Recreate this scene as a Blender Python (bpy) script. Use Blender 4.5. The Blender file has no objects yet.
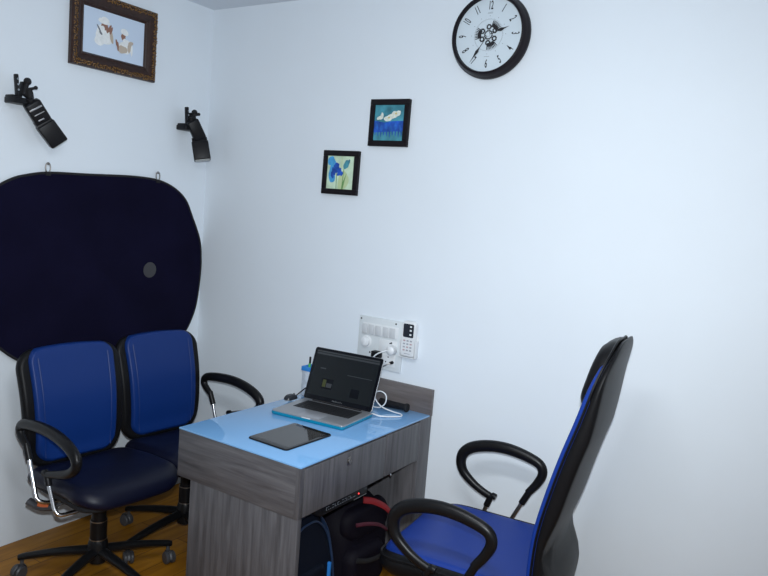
import bpy, bmesh, math, random
from mathutils import Vector, Matrix, Euler
random.seed(4)
PI = math.pi
scn = bpy.context.scene
col = scn.collection
V = Vector

# ------------------------------------------------------------------ helpers
def link(name, bm, mats, parent=None, smooth=True, ang=38):
    me = bpy.data.meshes.new(name)
    bmesh.ops.recalc_face_normals(bm, faces=bm.faces[:])
    lim = math.radians(ang)
    for e in bm.edges:
        if len(e.link_faces) == 2 and e.calc_face_angle(0) > lim:
            e.smooth = False
    for f in bm.faces:
        f.smooth = smooth
    bm.to_mesh(me); bm.free()
    for m in (mats if isinstance(mats, (list, tuple)) else [mats]):
        me.materials.append(m)
    o = bpy.data.objects.new(name, me)
    col.objects.link(o)
    if parent: o.parent = parent
    return o

def tag(o, label, cat, group=None):
    o['label'] = label; o['category'] = cat
    if group: o['group'] = group
    return o

def thing(name, label, cat, loc=(0, 0, 0), rz=0.0, group=None):
    o = bpy.data.objects.new(name, None)
    o.empty_display_size = .05
    col.objects.link(o)
    o.location = loc; o.rotation_euler = (0, 0, rz)
    return tag(o, label, cat, group)

def box(bm, a, b, bev=0.0, M=None, mi=0, seg=2):
    t = bmesh.new()
    bmesh.ops.create_cube(t, size=1)
    s = [abs(b[i]-a[i]) for i in range(3)]; c = [(a[i]+b[i])/2 for i in range(3)]
    for v in t.verts:
        v.co = V((v.co.x*s[0]+c[0], v.co.y*s[1]+c[1], v.co.z*s[2]+c[2]))
    if bev > 0:
        bmesh.ops.bevel(t, geom=t.edges[:], offset=min(bev, min(s)*.49), segments=seg, affect='EDGES', profile=.5)
    merge(bm, t, M, mi)

def merge(bm, t, M=None, mi=0):
    if M is not None: t.transform(M)
    vm = {v: bm.verts.new(v.co) for v in t.verts}
    for f in t.faces:
        try:
            nf = bm.faces.new([vm[v] for v in f.verts]); nf.material_index = mi if mi is not None else f.material_index
        except ValueError: pass
    t.free()

def catmull(pts, n=8, closed=False):
    P = [V(p) for p in pts]; out = []
    N = len(P); rng = range(N if closed else N-1)
    for i in rng:
        if closed: p0, p1, p2, p3 = P[i-1], P[i], P[(i+1) % N], P[(i+2) % N]
        else:
            p1, p2 = P[i], P[i+1]
            p0 = P[i-1] if i > 0 else p1*2-p2
            p3 = P[i+2] if i+2 < N else p2*2-p1
        for k in range(n):
            t = k/n
            out.append(.5*((2*p1)+(p2-p0)*t+(2*p0-5*p1+4*p2-p3)*t*t+(3*p1-p0-3*p2+p3)*t**3))
    if not closed: out.append(P[-1].copy())
    return out

def tube(bm, pts, rad, seg=12, smooth_n=6, flat=1.0, up=None, caps=True, mi=0, closed=False, rads=None):
    """round (or flattened: `flat` scales along `up`) tube along a smooth path"""
    P = catmull(pts, smooth_n, closed) if smooth_n else [V(p) for p in pts]
    n = len(P); rings = []; prev = None
    for i in range(n):
        if closed: T = (P[(i+1) % n]-P[i-1]).normalized()
        else: T = (P[min(i+1, n-1)]-P[max(i-1, 0)]).normalized()
        if up is not None: N = V(up)
        elif prev is None:
            N = V((0, 0, 1)) if abs(T.z) < .9 else V((1, 0, 0))
        else: N = prev
        N = (N-T*N.dot(T)).normalized(); prev = N
        B = T.cross(N)
        r = rad
        if rads:
            f = i/(n-1)*(len(rads)-1); k = min(int(f), len(rads)-2); r = rads[k]+(rads[k+1]-rads[k])*(f-k)
        rings.append([bm.verts.new(P[i]+N*(math.cos(a)*r*flat)+B*(math.sin(a)*r)) for a in [2*PI*k/seg for k in range(seg)]])
    for i in range(n if closed else n-1):
        A, Bq = rings[i], rings[(i+1) % n]
        for k in range(seg):
            f = bm.faces.new((A[k], A[(k+1) % seg], Bq[(k+1) % seg], Bq[k])); f.material_index = mi
    if caps and not closed:
        for r_ in (rings[0], rings[-1]):
            f = bm.faces.new(r_); f.material_index = mi

def lathe(bm, prof, M=None, seg=40, mi=0, caps=True):
    """profile list of (r, z) turned about z"""
    t = bmesh.new(); R = []
    for r, z in prof:
        R.append([t.verts.new((r*math.cos(2*PI*k/seg), r*math.sin(2*PI*k/seg), z)) for k in range(seg)])
    for a, b in zip(R, R[1:]):
        for k in range(seg): t.faces.new((a[k], a[(k+1) % seg], b[(k+1) % seg], b[k]))
    if caps:
        if prof[0][0] > 1e-6: t.faces.new(R[0])
        if prof[-1][0] > 1e-6: t.faces.new(R[-1])
    bmesh.ops.remove_doubles(t, verts=t.verts[:], dist=1e-7)
    merge(bm, t, M, mi)

def rrect(w, l, r, n=10, straight=6):
    """rounded rectangle outline, centred; r may be 4 radii (+x+y, -x+y, -x-y, +x-y)"""
    rs = r if isinstance(r, (list, tuple)) else [r]*4
    C = [(w/2, l/2), (-w/2, l/2), (-w/2, -l/2), (w/2, -l/2)]; pts = []
    for i, (cx, cy) in enumerate(C):
        q = rs[i]; ox = cx-math.copysign(q, cx); oy = cy-math.copysign(q, cy)
        for k in range(n+1):
            a = PI/2*i+PI/2*k/n
            pts.append((ox+q*math.cos(a), oy+q*math.sin(a)))
    out = []
    for i in range(len(pts)):
        a = V(pts[i]); b = V(pts[(i+1) % len(pts)])
        d = (b-a).length
        m = max(1, int(d/.035))
        for k in range(m): out.append(a.lerp(b, k/m))
    return out

def cushion(bm, outline, up, down, edge, warp=lambda x, y, h: V((x, y, h)), crown=0.0, mi=0, rings=9):
    """closed pad: top surface at +up, bottom at -down, rim rounded over `edge`"""
    c = V((0, 0)); 
    for p in outline: c += p
    c /= len(outline)
    rr = sum((p-c).length for p in outline)/len(outline)
    e = edge/rr
    ms = [math.cos(PI/2*k/4)*e+1-e for k in range(5)]          # 1 .. 1-e
    ms = [1-e*(1-math.cos(PI/2*k/5)) for k in range(6)] + [(1-e)*(1-k/rings) for k in range(1, rings)]
    def surf(sign, H):
        R = []
        for m in ms:
            d = (1-m)/e
            h = H*math.sqrt(max(0, 1-(1-min(d, 1))**2)) + crown*(1-m*m)*(1 if sign > 0 else .4)
            R.append([bm.verts.new(warp(*(c+(p-c)*m), sign*h)) for p in outline])
        ctr = bm.verts.new(warp(c.x, c.y, sign*(H+crown*(1 if sign > 0 else .4))))
        return R, ctr
    n = len(outline)
    Rt, ct = surf(1, up); Rb, cb = surf(-1, down)
    fs = []
    for R, ctr in ((Rt, ct), (Rb, cb)):
        for a, b in zip(R, R[1:]):
            for k in range(n): fs.append(bm.faces.new((a[k], a[(k+1) % n], b[(k+1) % n], b[k])))
        for k in range(n): fs.append(bm.faces.new((R[-1][k], R[-1][(k+1) % n], ctr)))
    for f in fs: f.material_index = mi
    bmesh.ops.remove_doubles(bm, verts=Rt[0]+Rb[0], dist=1e-6)

def text(bm, s, size, M, sx=1.0, mi=0, ext=.0004, align='CENTER', off=0):
    cu = bpy.data.curves.new('t', 'FONT'); cu.body = s; cu.size = size; cu.extrude = ext
    cu.offset = off; cu.align_x = align; cu.align_y = 'CENTER'; cu.resolution_u = 3
    ob = bpy.data.objects.new('t', cu); col.objects.link(ob)
    bpy.context.view_layer.update()
    me = bpy.data.meshes.new_from_object(ob.evaluated_get(bpy.context.evaluated_depsgraph_get()))
    bpy.data.objects.remove(ob); bpy.data.curves.remove(cu)
    t = bmesh.new(); t.from_mesh(me); bpy.data.meshes.remove(me)
    merge(bm, t, M @ Matrix.Diagonal((sx, 1, 1, 1)), mi)

def T(x, y, z): return Matrix.Translation((x, y, z))
def RX(a): return Matrix.Rotation(a, 4, 'X')
def RY(a): return Matrix.Rotation(a, 4, 'Y')
def RZ(a): return Matrix.Rotation(a, 4, 'Z')
def frame(o, x, y, z):
    """matrix whose axes are x, y, z at origin o"""
    x, y, z = V(x).normalized(), V(y).normalized(), V(z).normalized()
    return Matrix(((x.x, y.x, z.x, o[0]), (x.y, y.y, z.y, o[1]), (x.z, y.z, z.z, o[2]), (0, 0, 0, 1)))

# ------------------------------------------------------------------ materials
def mat(name, rgb, rough=.5, metal=0.0, coat=0.0, spec=.5, bump=0, bscale=200, var=0, vscale=8, sheen=0, emit=None, es=0, trans=0, ior=1.45):
    m = bpy.data.materials.new(name); m.use_nodes = True
    nt = m.node_tree; b = nt.nodes['Principled BSDF']
    b.inputs['Base Color'].default_value = (*rgb, 1)
    b.inputs['Roughness'].default_value = rough
    b.inputs['Metallic'].default_value = metal
    b.inputs['Coat Weight'].default_value = coat
    b.inputs['Specular IOR Level'].default_value = spec
    b.inputs['Sheen Weight'].default_value = sheen
    b.inputs['Transmission Weight'].default_value = trans
    b.inputs['IOR'].default_value = ior
    if emit:
        b.inputs['Emission Color'].default_value = (*emit, 1); b.inputs['Emission Strength'].default_value = es
    tc = nt.nodes.new('ShaderNodeTexCoord')
    if var:
        n = nt.nodes.new('ShaderNodeTexNoise'); n.inputs['Scale'].default_value = vscale; n.inputs['Detail'].default_value = 4
        r = nt.nodes.new('ShaderNodeValToRGB')
        r.color_ramp.elements[0].position = .3; r.color_ramp.elements[1].position = .7
        r.color_ramp.elements[0].color = (*[c*(1-var) for c in rgb], 1)
        r.color_ramp.elements[1].color = (*[min(1, c*(1+var)) for c in rgb], 1)
        nt.links.new(tc.outputs['Object'], n.inputs['Vector'])
        nt.links.new(n.outputs['Fac'], r.inputs['Fac']); nt.links.new(r.outputs['Color'], b.inputs['Base Color'])
    if bump:
        n = nt.nodes.new('ShaderNodeTexNoise'); n.inputs['Scale'].default_value = bscale; n.inputs['Detail'].default_value = 3
        bp = nt.nodes.new('ShaderNodeBump'); bp.inputs['Strength'].default_value = bump; bp.inputs['Distance'].default_value = .002
        nt.links.new(tc.outputs['Object'], n.inputs['Vector'])
        nt.links.new(n.outputs['Fac'], bp.inputs['Height']); nt.links.new(bp.outputs['Normal'], b.inputs['Normal'])
    return m

def wood(name, dark, mid, light, scale, rough=.45):
    m = bpy.data.materials.new(name); m.use_nodes = True
    nt = m.node_tree; b = nt.nodes['Principled BSDF']; b.inputs['Roughness'].default_value = rough
    tc = nt.nodes.new('ShaderNodeTexCoord')
    mp = nt.nodes.new('ShaderNodeMapping'); mp.inputs['Scale'].default_value = scale
    n = nt.nodes.new('ShaderNodeTexNoise'); n.inputs['Scale'].default_value = 1; n.inputs['Detail'].default_value = 7
    n.inputs['Roughness'].default_value = .62; n.inputs['Distortion'].default_value = .35
    r = nt.nodes.new('ShaderNodeValToRGB'); e = r.color_ramp.elements
    e[0].position = .3; e[0].color = (*dark, 1); e[1].position = .72; e[1].color = (*light, 1)
    k = e.new(.5); k.color = (*mid, 1)
    nt.links.new(tc.outputs['Object'], mp.inputs['Vector']); nt.links.new(mp.outputs['Vector'], n.inputs['Vector'])
    nt.links.new(n.outputs['Fac'], r.inputs['Fac']); nt.links.new(r.outputs['Color'], b.inputs['Base Color'])
    bp = nt.nodes.new('ShaderNodeBump'); bp.inputs['Strength'].default_value = .15; bp.inputs['Distance'].default_value = .001
    nt.links.new(n.outputs['Fac'], bp.inputs['Height']); nt.links.new(bp.outputs['Normal'], b.inputs['Normal'])
    return m

WALL = (.74, .795, .85)
M = dict(
    wall=mat('painted_wall', WALL, .62, spec=.3, bump=.12, bscale=35, var=.012, vscale=2.5),
    ceiling=mat('ceiling_paint', (.72, .77, .83), .8, bump=.1, bscale=40),
    leather=mat('black_leather', (.006, .006, .007), .42, bump=.25, bscale=260, spec=.20),
    navy=mat('navy_leather', (.003, .004, .015), .42, bump=.2, bscale=260, spec=.3),
    blue=mat('blue_leather', (.003, .026, .150), .42, bump=.2, bscale=300, spec=.35),
    blue2=mat('bright_blue_leather', (.008, .036, .24), .42, bump=.2, bscale=300, spec=.3),
    pu=mat('black_moulded_plastic', (.006, .006, .007), .34, spec=.28),
    plastic=mat('black_plastic', (.008, .008, .010), .42, spec=.25),
    matte=mat('matte_black', (.008, .008, .010), .8),
    chrome=mat('chrome', (.75, .76, .78), .14, metal=1),
    steel=mat('dull_steel', (.35, .33, .31), .35, metal=1),
    caster=mat('caster_grey', (.05, .05, .055), .4),
    orange=mat('orange_plastic', (.55, .12, .03), .4),
    glass=mat('blue_back_painted_glass', (.20, .42, .72), .03, coat=0, spec=.75),
    wood_h=wood('grey_oak_horizontal', (.050, .048, .052), (.088, .085, .092), (.130, .126, .134), (3, 3, 46)),
    wood_v=wood('grey_oak_vertical', (.050, .048, .052), (.088, .085, .092), (.130, .126, .134), (46, 46, 3)),
    wood_y=wood('grey_oak_ledge', (.085, .07, .068), (.135, .118, .115), (.19, .172, .165), (2.5, 26, 26)),
    dark=mat('dark_edge', (.010, .009, .010), .6),
    fabric=mat('black_backdrop_fabric', (.0055, .0050, .018), .9, spec=.06, bump=.3, bscale=500, var=.15, vscale=4),
    dot=mat('grey_patch', (.045, .045, .05), .8),
    alu=mat('aluminium', (.38, .39, .41), .35, metal=.6),
    teal=mat('turquoise_shell', (.0, .19, .32), .25),
    screen=mat('screen_glass', (.004, .005, .008), .10, spec=.25),
    shown=mat('screen_picture', (.008, .010, .012), .12, spec=.25, emit=(.25, .33, .36), es=.01),
    key=mat('key_black', (.012, .012, .014), .5),
    tab=mat('tablet_glass', (.010, .010, .011), .04, spec=.7),
    white=mat('white_plastic', (.74, .76, .78), .35),
    plate=mat('switch_plate', (.66, .70, .72), .35),
    rocker=mat('switch_rocker', (.58, .60, .62), .3),
    lcd=mat('remote_display', (.015, .02, .03), .2),
    clockrim=mat('clock_rim', (.009, .006, .009), .4, spec=.25),
    dial=mat('clock_dial', (.60, .68, .74), .5),
    ink=mat('black_ink', (.012, .012, .016), .5),
    greyink=mat('grey_ink', (.25, .28, .32), .5),
    pframe=mat('black_picture_frame', (.007, .005, .007), .45, spec=.25),
    gframe=mat('brown_carved_frame', (.030, .012, .008), .38, var=.4, vscale=60),
    gold=mat('antique_gold', (.27, .145, .045), .35, metal=.3),
    photo=mat('photo_paper', (.58, .68, .82), .3),
    robe=mat('white_robe', (.80, .82, .82), .5, var=.08, vscale=60),
    skin=mat('print_skin', (.28, .14, .10), .6),
    beard=mat('print_grey', (.16, .17, .20), .6),
    beige=mat('print_beige', (.50, .42, .34), .6),
    a_pale=mat('art_pale_green', (.55, .70, .52), .5, var=.25, vscale=14),
    a_teal=mat('art_teal', (.055, .25, .32), .5, var=.4, vscale=22),
    a_blue=mat('art_blue', (.012, .08, .42), .5, var=.5, vscale=28),
    a_sky=mat('art_sky', (.06, .32, .62), .5, var=.3, vscale=30),
    a_green=mat('art_green', (.14, .30, .10), .5),
    a_lime=mat('art_lime', (.50, .62, .34), .5),
    a_white=mat('art_white', (.70, .74, .66), .5, var=.15, vscale=60),
    a_yel=mat('art_yellow', (.60, .50, .16), .5),
    bagnavy=mat('navy_nylon', (.003, .005, .012), .65, bump=.4, bscale=350, spec=.15),
    bagpipe=mat('blue_piping', (.012, .03, .075), .5),
    bagblue=mat('bright_blue_tab', (.02, .18, .55), .5),
    bagblack=mat('black_nylon', (.004, .003, .007), .65, bump=.5, bscale=300, spec=.15),
    red=mat('red_webbing', (.20, .008, .012), .55),
    darkred=mat('dark_red_nylon', (.06, .006, .016), .6),
    led=mat('red_led', (.5, .02, .02), .4, emit=(1, .05, .05), es=3),
    window=mat('flash_window', (.45, .46, .44), .3),
    cup=mat('pen_cup_print', (.50, .55, .62), .35, var=.25, vscale=40),
    cupblue=mat('cup_blue_rim', (.03, .22, .60), .35),
    green=mat('green_plastic', (.10, .45, .12), .4),
)
# floor: wood planks
def floor_mat():
    m = bpy.data.materials.new('wood_plank_floor'); m.use_nodes = True
    nt = m.node_tree; b = nt.nodes['Principled BSDF']; b.inputs['Roughness'].default_value = .42
    b.inputs['Specular IOR Level'].default_value = .3
    tc = nt.nodes.new('ShaderNodeTexCoord')
    mp = nt.nodes.new('ShaderNodeMapping'); mp.inputs['Rotation'].default_value = (0, 0, PI/2)
    br = nt.nodes.new('ShaderNodeTexBrick')
    br.inputs['Scale'].default_value = 1; br.inputs['Brick Width'].default_value = 1.1; br.inputs['Row Height'].default_value = .13
    br.inputs['Mortar Size'].default_value = .0018
    br.inputs['Color1'].default_value = (.36, .155, .010, 1); br.inputs['Color2'].default_value = (.27, .110, .007, 1)
    br.inputs['Mortar'].default_value = (.07, .03, .008, 1)
    mp2 = nt.nodes.new('ShaderNodeMapping'); mp2.inputs['Scale'].default_value = (14, 1.6, 1)
    n = nt.nodes.new('ShaderNodeTexNoise'); n.inputs['Scale'].default_value = 1.6; n.inputs['Detail'].default_value = 8; n.inputs['Distortion'].default_value = .6
    mx = nt.nodes.new('ShaderNodeMix'); mx.data_type = 'RGBA'; mx.blend_type = 'MULTIPLY'; mx.inputs[0].default_value = .75
    r = nt.nodes.new('ShaderNodeValToRGB'); r.color_ramp.elements[0].position = .3; r.color_ramp.elements[1].position = .65
    r.color_ramp.elements[0].color = (.42, .36, .28, 1); r.color_ramp.elements[1].color = (1, 1, 1, 1)
    L = nt.links.new
    L(tc.outputs['Object'], mp.inputs['Vector']); L(mp.outputs['Vector'], br.inputs['Vector'])
    L(tc.outputs['Object'], mp2.inputs['Vector']); L(mp2.outputs['Vector'], n.inputs['Vector'])
    L(n.outputs['Fac'], r.inputs['Fac'])
    L(br.outputs['Color'], mx.inputs[6]); L(r.outputs['Color'], mx.inputs[7]); L(mx.outputs[2], b.inputs['Base Color'])
    return m
M['floor'] = floor_mat()

# ------------------------------------------------------------------ room
XR, YF, H = 4.6, -4.4, 2.7
def slab(name, a, b, m):
    bm = bmesh.new(); box(bm, a, b); o = link(name, bm, m, smooth=False); o['kind'] = 'structure'; return o
slab('floor', (-.12, YF-.12, -.1), (XR+.12, .12, 0), M['floor'])
slab('ceiling', (-.12, YF-.12, H), (XR+.12, .12, H+.1), M['ceiling'])
slab('wall_left', (-.12, YF, 0), (0, 0, H), M['wall'])
slab('wall_back', (-.12, 0, 0), (XR+.12, .12, H), M['wall'])
slab('wall_right', (XR, YF, 0), (XR+.12, 0, H), M['wall'])
slab('wall_front', (-.12, YF-.12, 0), (XR+.12, YF, H), M['wall'])

# ------------------------------------------------------------------ desk
XL, XD, YN = .949, 1.575, -.957
desk = thing('desk', 'grey wood-grain office desk with blue glass top standing against the back wall', 'desk', (XL, YN, 0))
def P(name, fn, m, parent=desk, off=(XL, YN, 0), **k):
    bm = bmesh.new(); fn(bm)
    bm.transform(T(-off[0], -off[1], -off[2]))
    return link(name, bm, m, parent, **k)
P('apron', lambda b: box(b, (XL, YN, .553), (XD-.02, YN+.02, .742), .0012), M['wood_h'])
P('apron', lambda b: box(b, (XL, YN+.02, .553), (XL+.02, -.024, .742), .0012), M['wood_h'])
P('front_panel', lambda b: box(b, (XL+.075, YN+.002, 0), (XD, YN+.024, .553), .0012), M['wood_v'])
P('front_post', lambda b: box(b, (XD-.02, YN, .553), (XD, YN+.024, .742), .0012), M['wood_v'])
P('modesty_panel', lambda b: box(b, (XL+.075, YN+.024, 0), (XL+.095, -.024, .553), .0012), M['wood_v'])
P('rear_panel', lambda b: box(b, (XL+.095, -.105, 0), (XD-.02, -.088, .56), .0012), M['wood_v'])
P('rear_post', lambda b: box(b, (XD-.02, -.105, 0), (XD, -.002, .744), .0012), M['wood_v'])
P('fixed_drawer_panel', lambda b: box(b, (XD-.02, -.384, .556), (XD, -.108, .738), .002), M['wood_v'])
dr = P('drawer', lambda b: box(b, (XD-.02, YN+.028, .556), (XD+.001, -.393, .737), .002), M['wood_v'])
def lockf(b):
    box(b, (XD+.001, -.672, .682), (XD+.0025, -.650, .715), .0007)
    lathe(b, [(.009, 0), (.009, .004), (.004, .004)], T(XD+.004, -.661, .698) @ RY(PI/2), 16)
lk = P('drawer_lock', lockf, M['steel'], parent=dr)
def runner(b):
    box(b, (XD-.06, YN+.03, .545), (XD-.024, -.13, .556))
P('drawer_bottom', lambda b: box(b, (XL+.03, YN+.03, .548), (XD-.021, -.13, .5545)), M['dark'])
P('worktop', lambda b: box(b, (XL, YN, .742), (XD, -.024, .7445), .0008), M['wood_h'])
P('glass_top', lambda b: box(b, (XL-.001, YN-.001, .7445), (XD+.001, -.024, .752), .0018), M['glass'])
P('back_ledge', lambda b: box(b, (XL, -.024, .7445), (XD+.003, -.002, .869), .0015), M['wood_y'])
def screws(b):
    lathe(b, [(.006, 0), (.006, .004), (.002, .006)], T(XD, YN+.012, .337) @ RY(PI/2), 12)
P('screw', screws, M['chrome'])
P('screw', lambda b: lathe(b, [(.006, 0), (.006, .004), (.003, .006)], T(XD-.006, -.331, .550) @ RY(PI/2), 12), M['chrome'])

# ------------------------------------------------------------------ chairs
def exec_pts(dx, dz, y):
    return [V((.06+(a-.06)*.93+dx, y, b+dz)) for a, b in [(-.075, .585), (-.112, .635), (-.13, .68), (-.112, .715), (-.05, .736), (.03, .748), (.11, .745), (.19, .725), (.235, .695), (.25, .655), (.235, .610), (.19, .572), (.14, .545), (.085, .526)]]

def loop_pts(dx, dz, y):
    L = [(-.200, .590), (-.235, .615), (-.262, .645), (-.262, .672), (-.232, .694), (-.15, .709), (-.04, .716), (.06, .706),
         (.145, .680), (.190, .645), (.188, .605), (.145, .568), (.085, .543), (.02, .522), (-.035, .504)]
    return [V((a*.95+dx, y, .716-(.716-b)*.86+dz)) for a, b in L]

def armrest(parent, side, y, dx, dz, seat_z, inner, shiny='chrome', flat=1.35, r=.0165, fn=loop_pts):
    pts = fn(dx, dz, y)
    bm = bmesh.new()
    tube(bm, pts, r, 14, 5, flat=.85, up=(0, 1, 0), rads=[.0155, .019, .021, .024, .025, .024, .021, .017, .015])
    # sleeves that grip the steel posts
    tube(bm, [pts[0]+V((-.008, 0, .012)), pts[0]+V((.022, 0, -.05))], .014, 12, 0)
    e = pts[-1]
    tube(bm, [e+V((-.016, 0, .004)), e+V((.004, 0, .006)), e+V((.022, 0, -.04))], .0135, 12, 3)
    a = link('armrest', bm, M['pu'], parent)
    s = -1 if y > 0 else 1                       # inwards
    for p0, p1 in ((pts[0]+V((.02, 0, -.045)), V((pts[0].x+.085, y, seat_z-.055))),
                   (e+V((.020, 0, -.035)), V((e.x+(.075 if fn is loop_pts else .055), y, seat_z-.065)))):
        bm = bmesh.new()
        d = (p1-p0).normalized()
        tube(bm, [p0, p0.lerp(p1, .5), p1, p1+V((.016, s*.012, -.018)), V((p1.x+.02, y+s*.05, seat_z-.085)), V((p1.x+.02, y+s*inner, seat_z-.085))], .0085, 10, 5)
        link('arm_post', bm, M[shiny], a)
    return a

def star_base(parent, ph, r, hz=.155, dx=0, dy=0, seat_under=.39):
    bm = bmesh.new()
    lathe(bm, [(.030, .085), (.038, .09), (.042, .125), (.040, .175), (.034, .19)], T(dx, dy, 0), 28)
    link('base_hub', bm, M['pu'], parent)
    bm = bmesh.new()
    lathe(bm, [(.0345, .19), (.0345, .27), (.030, .275), (.030, .335), (.0265, .338), (.0265, .36)], T(dx, dy, 0), 28)
    c = link('gas_column', bm, M['pu'], parent)
    for z, q in ((.1915, .0365), (.272, .0355)):
        bm = bmesh.new()
        lathe(bm, [(q-.002, z-.002), (q, z-.002), (q, z+.002), (q-.002, z+.002), (q-.002, z-.002)], T(dx, dy, 0), 28, caps=False)
        link('trim_ring', bm, M['steel'], c)
    bm = bmesh.new()
    lathe(bm, [(.014, .345), (.014, seat_under)], T(dx, dy, 0), 20)
    link('piston', bm, M['steel'], c)
    for k in range(5):
        a = math.radians(ph+72*k); d = V((math.cos(a), math.sin(a), 0))
        bm = bmesh.new(); o = V((dx, dy, 0))
        tube(bm, [o+d*.025+V((0, 0, .138)), o+d*(r*.5)+V((0, 0, .122)), o+d*(r-.02)+V((0, 0, .095)), o+d*(r+.012)+V((0, 0, .086))],
             .02, 10, 4, flat=.8, up=(0, 0, 1), rads=[.025, .021, .0175, .0165])
        lg = link('leg', bm, M['pu'], parent)
        bm = bmesh.new()
        e = o+d*r
        lathe(bm, [(.008, .05), (.008, .085)], T(e.x, e.y, 0), 12)
        ca = a+1.9+k*1.3; w = V((math.cos(ca), math.sin(ca), 0))       # each caster swivels its own way
        cc = e+V((-w.y, w.x, 0))*.014+V((0, 0, .0285))
        for s in (-1, 1):
            Mx = frame(cc+w*(s*.0135), V((0, 0, 1)).cross(w), V((0, 0, 1)), w)
            lathe(bm, [(.004, -.009), (.024, -.009), (.028, -.005), (.028, .005), (.024, .009), (.004, .009)], Mx, 22)
        Mx = frame(cc, V((0, 0, 1)).cross(w), V((0, 0, 1)), w)
        t = bmesh.new()
        tube(t, [V((.033*math.cos(q), .033*math.sin(q), 0)) for q in [PI*(.02+.96*i/8) for i in range(9)]], .010, 8, 0, flat=.4, up=(1, 0, 0))
        merge(bm, t, Mx)
        link('caster', bm, M['caster'], lg)

def profile_warp(prof):
    """prof: (x, z) going up; returns warp(a, l, h): a across, l along the profile, h towards +x (front)"""
    pts = catmull([V((x, 0, z)) for x, z in prof], 10)
    acc = [0]
    for a, b in zip(pts, pts[1:]): acc.append(acc[-1]+(b-a).length)
    Ltot = acc[-1]
    def w(a, l, h, hollow=0.0):
        l = l+Ltot/2
        k = 0
        while k < len(acc)-2 and acc[k+1] < l: k += 1
        f = (l-acc[k])/(acc[k+1]-acc[k])
        p = pts[k]+(pts[k+1]-pts[k])*f
        def tan(i): 
            return (pts[min(i+1, len(pts)-1)]-pts[max(i-1, 0)]).normalized()
        t = tan(k).lerp(tan(k+1), max(0, min(1, f))).normalized()
        n = V((t.z, 0, -t.x))
        return p+n*h+V((0, a, 0))
    return w, Ltot

def visitor_chair(label, loc, yaw, arm_side, ph, r, back_x=-.27):
    t = thing('visitor_chair', label, 'chair', loc, yaw, 'blue and black visitor chairs by the backdrop')
    # seat
    bm = bmesh.new()
    o = rrect(.50, .485, [.11, .075, .075, .11])
    def sw(x, y, h):
        z = .447+h
        z += .10*min(0, x)
        z -= .022*max(0, (x-.12)/.13)**2                     # waterfall front edge
        z += .012*(abs(y)/.24)**2
        return V((x+.005, y, z))
    cushion(bm, o, .040, .035, .045, sw, crown=.006)
    link('seat', bm, M['navy'], t)
    bm = bmesh.new()
    cushion(bm, rrect(.455, .44, .08), .012, .012, .012, lambda x, y, h: V((x, y, .408+h)))
    link('seat_pan', bm, M['matte'], t)
    # back
    prof = [(back_x+.030, .450), (back_x+.012, .52), (back_x+.012, .62), (back_x-.005, .76), (back_x-.045, .90), (back_x-.062, .955)]
    w, L = profile_warp(prof)
    hol = lambda a, l, h: w(a, l, h) + V((.10*(a*a), 0, 0)) + V((0, -a*.08*(.5-l/L), 0))
    bm = bmesh.new()
    cushion(bm, rrect(.49, L, [.08, .08, .10, .10]), .024, .026, .024, lambda a, l, h: hol(a, l+.012*(1-(a/.245)**2)*max(0, l/L*2), h))
    link('back_shell', bm, M['leather'], t)
    bm = bmesh.new()
    cushion(bm, rrect(.405, L-.016, [.055, .055, .075, .075]), .034, .0, .018, lambda a, l, h: hol(a, l+.010+.014*(1-(a/.2)**2)*max(0, l/L*2), h+.008))
    bp = link('back_cushion', bm, M['blue'], t)
    for s in (-1, 1):
        bm = bmesh.new()
        tube(bm, [hol(s*.165, l, .0425) for l in [(-.5+.08+.84*i/10)*L for i in range(11)]], .0028, 6, 2)
        link('seam_piping', bm, M['blue'], bp)
    # back bracket (J-bar under the seat)
    bm = bmesh.new()
    tube(bm, [(-.05, 0, .388), (-.2, 0, .380), (back_x-.03, 0, .43), (back_x-.038, 0, .56), (back_x-.03, 0, .64)], .028, 10, 5, flat=.35, up=(0, 0, 1) if 0 else None)
    link('back_bracket', bm, M['pu'], t)
    bm = bmesh.new()
    box(bm, (-.11, -.085, .362), (.11, .085, .398), .008)
    mech = link('tilt_mechanism', bm, M['pu'], t)
    bm = bmesh.new()
    tube(bm, [(-.02, -.08, .378), (-.035, -.15, .362), (-.06, -.19, .342)], .007, 8, 4)
    tube(bm, [(-.055, -.185, .344), (-.10, -.225, .338), (-.15, -.255, .356)], .021, 10, 4, flat=.7, up=(0, 0, 1))
    lv = link('height_lever', bm, M['caster'], mech)
    bm = bmesh.new()
    tube(bm, [(-.075, -.204, .344), (-.11, -.232, .343)], .0185, 8, 2, flat=.98, up=(0, 0, 1))
    link('lever_grip', bm, M['orange'], lv)
    armrest(t, arm_side, arm_side*.262, .030 if arm_side < 0 else .006, -.018 if arm_side < 0 else .022, .455, .12)
    star_base(t, ph, r, dx=.035, dy=-.045, seat_under=.375)
    return t

visitor_chair('blue-backed black chair with single armrest, furthest left, in front of the dark backdrop', (.535, -.985, 0), math.radians(-4), -1, 4, .315)
visitor_chair('blue-backed black chair between the desk and the left chair, nearer the room corner', (.515, -.483, 0), math.radians(-4), 1, 56, .32)

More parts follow.
